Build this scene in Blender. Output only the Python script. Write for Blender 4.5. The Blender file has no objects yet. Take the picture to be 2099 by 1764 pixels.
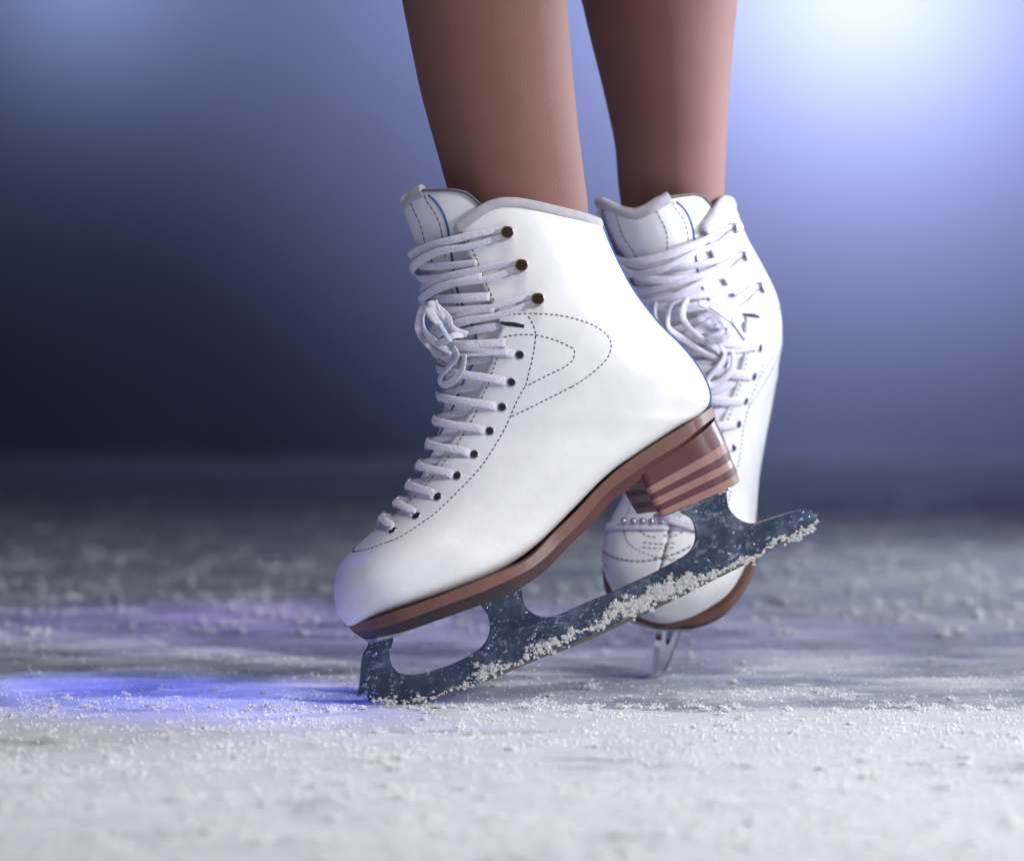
import bpy, bmesh, math, random
import numpy as np
from mathutils import Vector, Matrix, noise
from mathutils.bvhtree import BVHTree
random.seed(7); rng = np.random.default_rng(7)
C = bpy.context.scene.collection
PI = math.pi
# ------------------------------------------------------------------ camera numbers
D = 1.5; SC = 3700.0; FP = SC * D; CX = 1049.0; CY = 882.0
H = (1441 - CY) / SC
CAM = Vector((0, -D, H))
def pray(px, py): return Vector(((px - CX) / FP, 1.0, (CY - py) / FP))
def pworld(px, py, Y): return CAM + pray(px, py) * (Y + D)
def proj(p):
    d = p.y + D
    return (CX + p.x / d * FP, CY - (p.z - H) / d * FP)
def z1(p): return (786.7 + p[0] * .2508, 352.4 + p[1] * .2508)
def z2(p): return (786.7 + p[0] * .2508, 696.6 + p[1] * .2508)
def z3(p): return (655.6 + p[0] * .2695, 983.4 + p[1] * .2695)
def z4(p): return (1147.3 + p[0] * .2655, 778.5 + p[1] * .2655)
def z5(p): return (1196.5 + p[0] * .2137, 344.2 + p[1] * .2137)
def z6(p): return (1180.1 + p[0] * .2416, 983.4 + p[1] * .2416)
def z8(p): return (1016.2 + p[0] * .2733, 1130.9 + p[1] * .2733)
def Z(f, *pts): return [f(p) for p in pts]

# ------------------------------------------------------------------ object helpers
def tag(o, label=None, cat=None, group=None, kind=None):
    if label: o['label'] = label
    if cat: o['category'] = cat
    if group: o['group'] = group
    if kind: o['kind'] = kind
    return o
def empty(name, mat4):
    o = bpy.data.objects.new(name, None); C.objects.link(o); o.matrix_world = mat4
    o.empty_display_size = .02
    return o
def mesh_obj(name, verts, faces, mats, parent=None, smooth=True, midx=None):
    me = bpy.data.meshes.new(name)
    me.from_pydata([tuple(v) for v in verts], [], faces); me.update()
    if not isinstance(mats, (list, tuple)): mats = [mats]
    for m in mats: me.materials.append(m)
    if midx is not None: me.polygons.foreach_set('material_index', midx)
    me.polygons.foreach_set('use_smooth', [smooth] * len(me.polygons))
    o = bpy.data.objects.new(name, me); C.objects.link(o)
    if parent: o.parent = parent
    return o
def np_obj(name, V, Fc, mat, parent=None, smooth=False):
    """V (n,3), Fc (m,k) numpy"""
    me = bpy.data.meshes.new(name); n, k = Fc.shape
    me.vertices.add(len(V)); me.vertices.foreach_set('co', V.astype(np.float32).ravel())
    me.loops.add(n * k); me.loops.foreach_set('vertex_index', Fc.astype(np.int32).ravel())
    me.polygons.add(n); me.polygons.foreach_set('loop_start', np.arange(0, n * k, k, dtype=np.int32))
    me.polygons.foreach_set('use_smooth', np.full(n, smooth)); me.materials.append(mat)
    me.update(calc_edges=True); me.validate()
    o = bpy.data.objects.new(name, me); C.objects.link(o)
    if parent: o.parent = parent
    return o
class MB:
    def __init__(s): s.v = []; s.f = []; s.m = []
    def add(s, v, f, m=0):
        b = len(s.v); s.v += [Vector(p) for p in v]; s.f += [tuple(i + b for i in q) for q in f]; s.m += [m] * len(f)
    def obj(s, name, mats, parent=None, smooth=True): return mesh_obj(name, s.v, s.f, mats, parent, smooth, s.m)
def catmull(pts, n):
    """smooth resample of Vector-likes to n points, roughly even"""
    P = [Vector(p) for p in pts]
    if len(P) == 2: return [P[0].lerp(P[1], i / (n - 1)) for i in range(n)]
    P = [P[0] * 2 - P[1]] + P + [P[-1] * 2 - P[-2]]
    out = []
    K = 12
    for i in range(1, len(P) - 2):
        for k in range(K):
            t = k / K; a, b, c, d = P[i - 1:i + 3]
            out.append(.5 * ((2 * b) + (c - a) * t + (2 * a - 5 * b + 4 * c - d) * t * t + (3 * b - a - 3 * c + d) * t ** 3))
    out.append(P[-2])
    L = [0]
    for i in range(1, len(out)): L.append(L[-1] + (out[i] - out[i - 1]).length)
    res = []; j = 0
    for i in range(n):
        s = L[-1] * i / (n - 1)
        while j < len(L) - 2 and L[j + 1] < s: j += 1
        u = (s - L[j]) / max(1e-12, L[j + 1] - L[j])
        res.append(out[j].lerp(out[j + 1], min(1, u)))
    return res
def sweep(mb, pts, nrm, wid, thk, sides=10, m=0, cap=True, twist=None, taper=None):
    """elliptical tube; wid across (tangent x normal), thk along the normal (full sizes)"""
    n = len(pts); vs = []; fs = []
    for i, p in enumerate(pts):
        t = (pts[min(n - 1, i + 1)] - pts[max(0, i - 1)]).normalized()
        N = nrm[i] - t * nrm[i].dot(t)
        N = N.normalized() if N.length > 1e-9 else t.orthogonal().normalized()
        B = t.cross(N)
        if twist:
            a = twist(i / (n - 1)); N, B = N * math.cos(a) + B * math.sin(a), B * math.cos(a) - N * math.sin(a)
        k = taper(i / (n - 1)) if taper else 1
        for s in range(sides):
            a = 2 * PI * s / sides
            c, q = math.cos(a), math.sin(a)
            vs.append(p + B * (wid / 2 * k * math.copysign(abs(c) ** .8, c)) + N * (thk / 2 * k * math.copysign(abs(q) ** .8, q)))
    for i in range(n - 1):
        for s in range(sides):
            a = i * sides + s; b = i * sides + (s + 1) % sides
            fs.append((a, b, b + sides, a + sides))
    if cap:
        fs.append(tuple(range(sides))[::-1]); fs.append(tuple((n - 1) * sides + s for s in range(sides)))
    mb.add(vs, fs, m)
def interp_x(poly, y):
    """x of polyline at height y (poly listed with growing y), extrapolating"""
    for i in range(len(poly) - 1):
        (xa, ya), (xb, yb) = poly[i], poly[i + 1]
        if y <= yb or i == len(poly) - 2:
            return xa + (xb - xa) * (y - ya) / (yb - ya if abs(yb - ya) > 1e-6 else 1e-6)

# ------------------------------------------------------------------ materials
class NT:
    def __init__(s, name):
        s.m = bpy.data.materials.new(name); s.m.use_nodes = True; s.t = s.m.node_tree
        s.b = s.t.nodes['Principled BSDF']; s.out = s.t.nodes['Material Output']
    def n(s, typ, **kw):
        nd = s.t.nodes.new(typ)
        for k, v in kw.items():
            if k[0] == '_': nd.inputs[k[1:].replace('_', ' ')].default_value = v
            else: setattr(nd, k, v)
        return nd
    def l(s, a, b): s.t.links.new(a, b)
    def coord(s, scale=(1, 1, 1)):
        c = s.n('ShaderNodeTexCoord'); m = s.n('ShaderNodeMapping'); m.inputs['Scale'].default_value = scale
        s.l(c.outputs['Object'], m.inputs['Vector']); return m.outputs['Vector']
    def noise(s, vec, sc, det=4, ro=.5, dist=0):
        n = s.n('ShaderNodeTexNoise', _Scale=sc, _Detail=det, _Roughness=ro, _Distortion=dist); s.l(vec, n.inputs['Vector']); return n.outputs['Fac']
    def ramp(s, fac, stops):
        r = s.n('ShaderNodeValToRGB'); e = r.color_ramp.elements
        while len(e) < len(stops): e.new(.5)
        for i, (p, c) in enumerate(stops):
            e[i].position = p; e[i].color = (c[0], c[1], c[2], 1) if hasattr(c, '__len__') else (c, c, c, 1)
        s.l(fac, r.inputs['Fac']); return r.outputs['Color']
    def bump(s, h, dist, strength=1, prev=None):
        b = s.n('ShaderNodeBump', _Strength=strength, _Distance=dist); s.l(h, b.inputs['Height'])
        if prev: s.l(prev, b.inputs['Normal'])
        return b.outputs['Normal']
    def math(s, op, a, b=None, c=None):
        n = s.n('ShaderNodeMath', operation=op)
        for i, v in enumerate((a, b, c)):
            if v is None: continue
            if isinstance(v, (int, float)): n.inputs[i].default_value = v
            else: s.l(v, n.inputs[i])
        return n.outputs[0]
    def mix(s, f, a, b):
        n = s.n('ShaderNodeMix', data_type='RGBA')
        for k, v in ((0, f), (6, a), (7, b)):
            if hasattr(v, 'is_linked'): s.l(v, n.inputs[k])
            elif isinstance(v, (int, float)): n.inputs[k].default_value = v
            else: n.inputs[k].default_value = (*v, 1)
        return n.outputs[2]
    def set(s, **kw):
        for k, v in kw.items():
            i = s.b.inputs[k.replace('_', ' ')]
            if hasattr(v, 'is_linked'): s.l(v, i)
            else: i.default_value = v if isinstance(v, (int, float)) or len(v) == 4 or 'Radius' in k else (*v, 1)
        return s
def leather(name, base, rough=.38, fine=900., grain=.00007):
    t = NT(name); v = t.coord()
    g = t.noise(v, fine, 3, .6); w = t.noise(v, 28, 3, .5); d = t.noise(v, 60, 5, .7)
    vo = t.n('ShaderNodeTexVoronoi', _Scale=fine * 1.1, feature='DISTANCE_TO_EDGE'); t.l(v, vo.inputs['Vector'])
    nb = t.bump(g, grain, .7); nb = t.bump(vo.outputs['Distance'], grain * 1.2, .5, nb); nb = t.bump(w, .0022, .5, nb)
    col = t.ramp(d, [(.25, [c * .9 for c in base]), (.7, base)])
    t.set(Base_Color=col, Roughness=t.math('MULTIPLY_ADD', w, .18, rough - .08), Normal=nb, Specular_IOR_Level=.45)
    return t.m
M = {}
M['white'] = leather('white_leather', (.77, .77, .785), .36, 900, .00012)
M['tongue'] = leather('tongue_leather', (.77, .77, .79), .45, 700, .0001)
def suede(name, base, sc=1500, dist=.0006):
    t = NT(name); v = t.coord(); g = t.noise(v, sc, 5, .75); w = t.noise(v, 170, 4, .6)
    col = t.mix(w, [c * .72 for c in base], [min(1, c * 1.18) for c in base])
    t.set(Base_Color=col, Roughness=.95, Normal=t.bump(g, dist, 1), Sheen_Weight=.5, Specular_IOR_Level=.15); return t.m
M['suede'] = suede('grey_suede_trim', (.50, .48, .53))
M['lining'] = suede('lining_fabric', (.10, .09, .11))
M['blue'] = suede('blue_edge_paint', (.05, .10, .32), 1500, .0002)
def fabric_lace():
    t = NT('lace_cotton'); v = t.coord()
    w1 = t.n('ShaderNodeTexVoronoi', _Scale=1050); t.l(v, w1.inputs['Vector'])
    g = t.noise(v, 900, 4, .7)
    col = t.ramp(g, [(.3, (.62, .60, .70)), (.7, (.80, .78, .86))]); col = t.mix(t.ramp(w1.outputs['Distance'], [(.25, 0), (.7, .28)]), col, (.30, .27, .42))
    n = t.bump(w1.outputs['Distance'], .0003, .8); n = t.bump(g, .0002, .5, n)
    t.set(Base_Color=col, Roughness=.9, Normal=n, Sheen_Weight=.3, Specular_IOR_Level=.2); return t.m
M['lace'] = fabric_lace()
def plain(name, base, rough, metal=0, nz=0, **kw):
    t = NT(name); v = t.coord(); g = t.noise(v, 500, 4, .6)
    col = t.ramp(g, [(.3, [c * .75 for c in base]), (.75, base)])
    t.set(Base_Color=col, Roughness=t.math('MULTIPLY_ADD', g, .2, rough - .1), Metallic=metal, **kw)
    if nz: t.set(Normal=t.bump(g, nz, 1))
    return t.m
M['thread'] = plain('dark_thread', (.055, .06, .09), .8)
M['threadpale'] = plain('pale_thread', (.5, .5, .55), .8)
M['brass'] = plain('aged_brass', (.62, .48, .30), .3, 1, .00008)
M['cap'] = plain('worn_hook_cap', (.13, .10, .07), .38, 1, .0002)
M['nickel'] = plain('nickel', (.58, .58, .62), .33, 1, .00005)
M['hole'] = plain('eyelet_hole', (.01, .01, .025), .8)
M['aglet'] = plain('aglet_plastic', (.55, .62, .80), .2)
M['bead'] = plain('steel_bead', (.55, .55, .65), .18, 1)
def stacked(name, base, rough=.46, coat=.3):
    t = NT(name); v = t.coord((1, 1, 1)); g = t.noise(v, 600, 6, .7); w = t.noise(v, 60, 4, .6)
    vo = t.n('ShaderNodeTexVoronoi', _Scale=420); t.l(v, vo.inputs['Vector'])
    sp = t.ramp(vo.outputs['Distance'], [(.05, 0), (.14, 1)])
    st = t.noise(t.coord((30, 30, 500)), 6, 3, .6)
    c = t.mix(w, [x * .7 for x in base], [x * 1.12 for x in base])
    c = t.mix(t.math('MULTIPLY', st, .45), c, [x * .55 for x in base])
    c = t.mix(t.math('MULTIPLY', t.math('SUBTRACT', 1, sp), .6), c, [x * .25 for x in base])
    n = t.bump(g, .0003, .7); n = t.bump(st, .0003, .5, n)
    t.set(Base_Color=c, Roughness=t.math('MULTIPLY_ADD', g, .3, rough - .12), Normal=n, Coat_Weight=coat, Coat_Roughness=.3); return t.m
M['light'] = stacked('pale_leather_lift', (.33, .165, .14))
M['dark'] = stacked('dark_leather_lift', (.095, .014, .019))
M['welt'] = stacked('sole_welt', (.17, .072, .054), .55, .1)
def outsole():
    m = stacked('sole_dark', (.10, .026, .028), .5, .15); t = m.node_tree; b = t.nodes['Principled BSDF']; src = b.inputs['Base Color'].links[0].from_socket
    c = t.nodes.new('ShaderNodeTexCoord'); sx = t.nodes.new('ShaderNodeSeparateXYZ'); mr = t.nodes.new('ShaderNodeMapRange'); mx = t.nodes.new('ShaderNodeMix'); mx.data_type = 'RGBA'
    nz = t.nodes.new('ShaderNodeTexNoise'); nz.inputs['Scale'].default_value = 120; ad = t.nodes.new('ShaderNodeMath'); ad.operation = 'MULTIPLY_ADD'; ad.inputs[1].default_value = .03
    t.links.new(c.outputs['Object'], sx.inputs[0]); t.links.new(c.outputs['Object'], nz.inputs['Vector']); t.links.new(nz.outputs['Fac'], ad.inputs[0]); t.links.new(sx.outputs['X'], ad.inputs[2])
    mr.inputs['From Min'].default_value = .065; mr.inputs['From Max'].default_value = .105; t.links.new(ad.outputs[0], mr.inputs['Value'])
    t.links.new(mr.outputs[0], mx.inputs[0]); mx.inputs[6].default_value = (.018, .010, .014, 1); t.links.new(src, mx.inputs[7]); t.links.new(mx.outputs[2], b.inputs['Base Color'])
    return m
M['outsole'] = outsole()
def steel():
    t = NT('blade_steel'); v = t.coord(); w = t.noise(v, 35, 5, .65); g = t.noise(v, 260, 6, .75); s = t.noise(t.coord((60, 60, 900)), 1.2, 3, .6)
    c = t.ramp(w, [(.3, (.034, .046, .080)), (.52, (.062, .085, .14)), (.75, (.19, .23, .31))])
    sp = t.ramp(g, [(.60, 0), (.70, 1)])
    sm = t.ramp(t.noise(t.coord((1, 1, 1.6)), 55, 6, .7, 1.2), [(.55, 0), (.72, 1)])
    c = t.mix(t.math('MULTIPLY', sp, .5), c, (.62, .68, .8)); c = t.mix(t.math('MULTIPLY', sm, .6), c, (.55, .60, .68))
    n = t.bump(g, .0003, .6)
    t.set(Base_Color=c, Metallic=t.math('MULTIPLY_ADD', sm, -.6, .88), Roughness=t.math('MULTIPLY_ADD', g, .35, .18), Normal=n); return t.m
M['steel'] = steel()
M['edge'] = stacked('ground_edge_steel', (.11, .095, .09), .4, 0)
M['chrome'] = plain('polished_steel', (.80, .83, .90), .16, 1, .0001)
def water():
    t = NT('water_drop'); t.set(Base_Color=(.30, .37, .55), Roughness=.12, IOR=1.33, Metallic=.55, Transmission_Weight=.4); return t.m
M['water'] = water()
def snow():
    t = NT('snow_grain'); v = t.coord(); g = t.noise(v, 1800, 3, .6)
    t.set(Base_Color=(.95, .96, .98), Roughness=.95, Specular_IOR_Level=.1, Normal=t.bump(g, .0002, .5), Subsurface_Weight=.5, Subsurface_Radius=(.004, .005, .006), Subsurface_Scale=.4); return t.m
M['snow'] = snow()
def tights():
    t = NT('tan_tights'); v = t.coord()
    g = t.noise(v, 1300, 3, .7)
    rib = t.n('ShaderNodeTexWave', _Scale=420, _Distortion=.6, _Detail=2, bands_direction='X'); t.l(v, rib.inputs['Vector'])
    w = t.noise(v, 25, 3, .5)
    c = t.mix(w, (.185, .082, .060), (.23, .108, .088))
    c = t.mix(t.math('MULTIPLY', rib.outputs['Fac'], .10), c, (.16, .075, .06))
    n = t.bump(rib.outputs['Fac'], .00008, .4); n = t.bump(g, .00045, .7, n)
    t.set(Base_Color=c, Roughness=.62, Normal=n, Sheen_Weight=.16, Sheen_Roughness=.4, Specular_IOR_Level=.35); return t.m
M['tights'] = tights()

# ------------------------------------------------------------------ skate frame
class Frame:
    def __init__(s, mat): s.M = mat; s.I = mat.inverted(); s.cam = s.I @ CAM; s.bvh = None
    def ray(s, px, py): return ((s.I.to_3x3()) @ pray(px, py)).normalized()
    def at(s, px, py, w=0.):
        d = s.ray(px, py); k = (-w - s.cam.y) / d.y; return s.cam + d * k
    def px(s, p): return proj(s.M @ p)
    def hit(s, px, py):
        r = s.bvh.ray_cast(s.cam, s.ray(px, py)); return (r[0], r[1] if r[0] is None or r[1].dot(s.ray(px, py)) < 0 else -r[1])
PSI = math.radians(11)
FR = Frame(Matrix.Translation(pworld(828, 1441, 0)) @ Matrix.Rotation(PSI, 4, 'Z'))

# rows of the boot: front point F, back/bottom point B in the side view, half width, widest place, exponents
#   (F, B, W mm, w_ref of B, c, nf, nb)
ROWS = [
 ((806, 400), (1218, 405), 39, .2, .50, 2.0, 2.0),
 ((830, 465), (1238, 465), 39, .2, .50, 2.0, 2.0),
 ((856, 528), (1264, 528), 38, .2, .50, 2.0, 2.1),
 ((876, 590), (1301, 596), 38, .2, .50, 2.0, 2.1),
 ((889, 650), (1350, 660), 39, .2, .50, 2.0, 2.1),
 ((899, 710), (1402, 712), 39, .2, .50, 2.0, 2.1),
 ((905, 765), (1440, 762), 39, .2, .50, 2.0, 2.1),
 ((903, 820), (1461, 812), 37, .3, .50, 2.0, 2.3),
 ((895, 865), (1452, 846), 36, .6, .52, 2.0, 2.8),
 ((883, 905), (1404, 876), 35, .95, .54, 2.0, 4.6),
 ((867, 945), (1333, 921), 36, .95, .56, 2.0, 4.8),
 ((848, 985), (1260, 972), 37, .95, .58, 2.0, 4.8),
 ((826, 1020), (1187, 1045), 38, .95, .60, 2.0, 4.6),
 ((802, 1052), (1110, 1121), 41, .95, .62, 2.1, 4.6),
 ((773, 1081), (1033, 1172), 44, .95, .62, 2.2, 4.6),
 ((744, 1108), (940, 1211), 43.5, .95, .60, 2.3, 4.6),
 ((718, 1134), (850, 1243), 40, .95, .58, 2.3, 4.0),
 ((700, 1155), (785, 1266), 33, .8, .55, 2.3, 2.8),
 ((688, 1182), (742, 1279), 24, .6, .52, 2.2, 2.5),
 ((685, 1212), (717, 1283), 13, .3, .50, 2.0, 2.2),
 ((689, 1252), (694, 1262), 1.5, .1, .50, 2.0, 2.0),
]
RP = []
for F, B, W, wr, c, nf, nb in ROWS:
    W /= 1000; f = FR.at(F[0], F[1], -.1 * W); b = FR.at(B[0], B[1], wr * W)
    RP.append([f.x, f.z, b.x, b.z, W, c, nf, nb])
RP = np.array(RP); NR = len(RP)
def rowpar(t):
    t = min(max(t, 0), NR - 1 - 1e-6); i = int(t); u = t - i
    p = [RP[min(max(i + k, 0), NR - 1)] for k in (-1, 0, 1, 2)]
    if i == 0: p[0] = 2 * p[1] - p[2]
    return .5 * ((2 * p[1]) + (p[2] - p[0]) * u + (2 * p[0] - 5 * p[1] + 4 * p[2] - p[3]) * u * u + (3 * p[1] - p[0] - 3 * p[2] + p[3]) * u ** 3)
def S0(t, th):
    aF, zF, aB, zB, W, c, nf, nb = rowpar(t)
    co, si = math.cos(th), math.sin(th)
    n = nf if co > 0 else nb
    k = abs(co) ** (2 / n); w = W * math.copysign(abs(si) ** (2 / n), si)
    tau = c - c * k if co > 0 else c + (1 - c) * k
    return Vector((aF + (aB - aF) * tau, -w, zF + (zB - zF) * tau))
def SN(t, th):
    e = .02
    if abs(abs(math.sin(th))) < .08: th += .08 if math.sin(th) >= 0 else -.08
    du = S0(min(t + e, NR - 1.01), th) - S0(max(t - e, 0), th); dv = S0(t, th + e) - S0(t, th - e)
    n = du.cross(dv)
    if n.length < 1e-14: return Vector((-1, 0, 0))
    n.normalize()
    aF, zF, aB, zB, W, c, nf, nb = rowpar(t)
    cen = Vector((aF + (aB - aF) * .5, 0, zF + (zB - zF) * .5))
    return n if n.dot(S0(t, th) - cen) > 0 else -n
def S(t, th, off=0.):
    p = S0(t, th)
    return p + SN(t, th) * off if off else p
# eyestay edge of the near quarter (x at y), with the notch above the fifth hook
EDGE = [(940, 455), (945, 480), (954, 510), (971, 551), (991, 591), (1008, 623), (1020, 655), (1026, 662), (1029, 672), (1022, 686), (1016, 704), (1009, 733), (1001, 754),
        (986, 797), (967, 838), (949, 866), (920, 912), (906, 935), (881, 972), (842, 1018), (822, 1040), (790, 1064), (774, 1074)]
COLL = [(935, 470), (947, 460), (975, 440), (1000, 423), (1028, 415), (1058, 415), (1100, 422), (1150, 434), (1188, 443), (1213, 450), (1245, 461)]
TONG = [(812, 440), (822, 424), (838, 405), (868, 388), (905, 386), (955, 396), (985, 420), (1010, 450)]
def theta_edge(t, poly=EDGE):
    lo, hi = 0.02, 2.4
    def g(th):
        x, y = FR.px(S0(t, th)); return x - interp_x(poly, y)
    prev = g(lo); th = lo
    if prev > 0: return lo
    while th < hi:
        th += .02
        if g(th) > 0: break
    a, b = th - .02, th
    for _ in range(12):
        m = (a + b) / 2
        if g(m) > 0: b = m
        else: a = m
    return (a + b) / 2
T_END = 14.1     # row where the lacing ends
_te = [(t, theta_edge(t)) for t in np.arange(0.6, T_END + .001, .03)]
def th_e(t, smooth=False):
    if t <= _te[0][0]: return _te[0][1]
    if t >= T_END: return max(.0, _te[-1][1] * (1 - (t - T_END) / .25))
    x = (t - _te[0][0]) / .03; i = min(int(x), len(_te) - 2); u = x - i
    return _te[i][1] * (1 - u) + _te[i + 1][1] * u
def poly_y(poly, x):
    if x <= poly[0][0]: return poly[0][1]
    for i in range(len(poly) - 1):
        if x <= poly[i + 1][0]:
            u = (x - poly[i][0]) / (poly[i + 1][0] - poly[i][0]); return poly[i][1] * (1 - u) + poly[i + 1][1] * u
    return poly[-1][1]
def t_top(th, poly):
    """row param where column th meets the top curve (as seen in side view), mirrored for the far side"""
    th = abs(th); a, b = 0., 3.
    for _ in range(22):
        m = (a + b) / 2; x, y = FR.px(S0(m, th))
        if y > poly_y(poly, x): b = m
        else: a = m
    return (a + b) / 2
_tc = [t_top(th, COLL) for th in np.linspace(0, PI, 120)]
_tt = [t_top(th, TONG) for th in np.linspace(0, PI, 120)]
def tab(T, th):
    x = min(abs(th) / PI * 119, 118.999); i = int(x); return T[i] * (1 - x + i) + T[i + 1] * (x - i)
def inv(px, py, tmin=0, tmax=NR - 1):
    """(t, th) on the visible side of the boot for a pixel of the side view"""
    best = None
    for t in np.linspace(tmin, tmax, 60):
        for th in np.linspace(-.5, 3.1, 60):
            x, y = FR.px(S0(t, th)); d = (x - px) ** 2 + (y - py) ** 2
            if best is None or d < best[0]: best = (d, t, th)
    d, t, th = best; st, sh = (tmax - tmin) / 60, .06
    for _ in range(14):
        for dt in (-st, 0, st):
            for dh in (-sh, 0, sh):
                x, y = FR.px(S0(t + dt, th + dh)); q = (x - px) ** 2 + (y - py) ** 2
                if q < d: d, nb_ = q, (t + dt, th + dh); best = nb_
        if isinstance(best, tuple) and len(best) == 2: t, th = best
        st *= .62; sh *= .62
    return t, th

# ------------------------------------------------------------------ geometry of one boot (local coordinates, shared by the pair)
QT = .0024
def quarter_geo():
    NU, NV = 330, 132
    V = []; Fc = []
    ts = []
    for i in range(NU):
        r = i / (NU - 1)
        row = []
        for j in range(NV + 1):
            s = j / NV
            t = None; tg = 1.0
            for _ in range(5):
                te = th_e(max(tg, .6)); th = te + (2 * PI - 2 * te) * s
                thw = th if th <= PI else th - 2 * PI
                t0 = tab(_tc, thw); tg = t0 + (NR - 1 - .02 - t0) * (r ** .97)
            row.append((tg, thw))
        ts.append(row)
    out = []; inn = []
    for row in ts:
        for (t, th) in row:
            p = S0(t, th); n = SN(t, th); out.append(p); inn.append(p - n * QT * (1 if t < 16.5 else max(.12, (19.6 - t) / 3.1)))
    n1 = NV + 1
    for i in range(NU - 1):
        for j in range(NV):
            a = i * n1 + j; Fc.append((a, a + 1, a + n1 + 1, a + n1))
    b = len(out)
    Fi = [tuple(x + b for x in f[::-1]) for f in Fc]
    rim = []
    for j in range(NV): rim.append((j, j + b, j + 1 + b, j + 1))
    for i in range(NU - 1):
        a = i * n1; c = a + NV
        rim.append((a, a + n1, a + n1 + b, a + b)); rim.append((c, c + b, c + n1 + b, c + n1))
    Fc.append(tuple((NU - 1) * n1 + j for j in range(NV)))
    return out + inn, Fc + Fi + rim
def tongue_geo():
    NU, NV = 150, 60; V = []; Fc = []; ofs = -.0032
    for i in range(NU):
        r = i / (NU - 1)
        for j in range(NV + 1):
            s = j / NV * 2 - 1
            tg = 1.
            for _ in range(5):
                te = min(th_e(max(tg, .6)) + .45, 1.75); th = te * s
                t0 = tab(_tt, th); tg = t0 + (T_END + .1 - t0) * r
            pad = .0015 * math.exp(-((s * te) / .75) ** 4)    # padded centre
            V.append(S(tg, th, ofs + pad * (1 if tg < 12 else 0)))
    n1 = NV + 1; b = len(V)
    V2 = []
    for k, v in enumerate(V):
        i, j = divmod(k, n1)
        V2.append(v + (Vector((rowc(i / (NU - 1), v))) - v).normalized() * .003)
    for i in range(NU - 1):
        for j in range(NV):
            a = i * n1 + j; Fc.append((a, a + 1, a + n1 + 1, a + n1))
    Fi = [tuple(x + b for x in f[::-1]) for f in Fc]
    rim = [(j, j + b, j + 1 + b, j + 1) for j in range(NV)]
    for i in range(NU - 1):
        a = i * n1; c = a + NV
        rim.append((a, a + n1, a + n1 + b, a + b)); rim.append((c, c + b, c + n1 + b, c + n1))
    return V + V2, Fc + Fi + rim
def rowc(r, v):
    # a point inside the boot at the same height, used only to give the tongue its thickness
    k = min(range(0, 15), key=lambda q: abs((RP[q][1] + RP[q][3]) / 2 - v.z)); return ((RP[k][0] + RP[k][2]) / 2, 0, v.z)
print('surfaces'); QV, QF = quarter_geo(); TV, TF = tongue_geo(); print('ok', len(QV), len(TV))

def planform(V, F): return BVHTree.FromPolygons([tuple(v) for v in V], F)
BVH_BOOT = planform(QV + TV, QF + [tuple(i + len(QV) for i in f) for f in TF])
FR.bvh = BVH_BOOT
def surf_px(fr, pts, n, off=0., dense=True):
    """drop a pixel curve on the boot; returns points, normals"""
    C2 = catmull([Vector((p[0], p[1], 0)) for p in pts], n)
    P = []; N = []
    for c in C2:
        h, nn = fr.hit(c.x, c.y)
        if h is None: continue
        if P and (h - P[-1]).length > .012: continue
        P.append(h + nn * off); N.append(nn)
    return P, N
def smooth_pts(P, k=2):
    for _ in range(k): P = [P[0]] + [(P[i - 1] + P[i] * 2 + P[i + 1]) / 4 for i in range(1, len(P) - 1)] + [P[-1]]
    return P
def stitch(mb, fr, pts, pitch=.0029, frac=.55, r=.00031, off=.0001):
    L = sum(math.dist(pts[i], pts[i + 1]) for i in range(len(pts) - 1))
    P, N = surf_px(fr, pts, max(8, int(L / 2.2)))
    if len(P) < 3: return
    s = [0]
    for i in range(1, len(P)): s.append(s[-1] + (P[i] - P[i - 1]).length)
    k = 0; j = 0
    def at(d):
        for i in range(len(s) - 1):
            if s[i + 1] >= d:
                u = (d - s[i]) / max(1e-9, s[i + 1] - s[i]); return P[i].lerp(P[i + 1], u), N[i]
        return P[-1], N[-1]
    while (k + frac) * pitch < s[-1]:
        a, na = at(k * pitch + random.uniform(-.0002, .0002)); b, nb = at((k + frac) * pitch); m, nm = at((k + frac / 2) * pitch)
        sweep(mb, [a - na * r * .6, m + nm * (off + r * .35), b - nb * r * .6], [na, nm, nb], 2 * r, 2 * r, 6)
        k += 1

def eyelet(fr, p, n, parent, hole=True, big=1.):
    mb = MB(); q = n.to_track_quat('Z', 'Y').to_matrix()
    R = .0022 * big; r = .00042; vs = []; fs = []
    for i in range(20):
        for j in range(8):
            a = 2 * PI * i / 20; b = 2 * PI * j / 8
            vs.append(p + q @ Vector(((R + r * math.cos(b)) * math.cos(a), (R + r * math.cos(b)) * math.sin(a), r * .8 * math.sin(b) + .0001)))
            fs.append((i * 8 + j, ((i + 1) % 20) * 8 + j, ((i + 1) % 20) * 8 + (j + 1) % 8, i * 8 + (j + 1) % 8))
    mb.add(vs, fs); o = mb.obj('eyelet', M['nickel'], parent)
    mb = MB(); vs = [p + q @ Vector((R * math.cos(2 * PI * i / 20), R * math.sin(2 * PI * i / 20), .0004)) for i in range(20)] + [p + q @ Vector((0, 0, .0003))]
    mb.add(vs, [(i, (i + 1) % 20, 20) for i in range(20)]); h = mb.obj('eyelet_hole', M['hole'], o)
    return o
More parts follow.
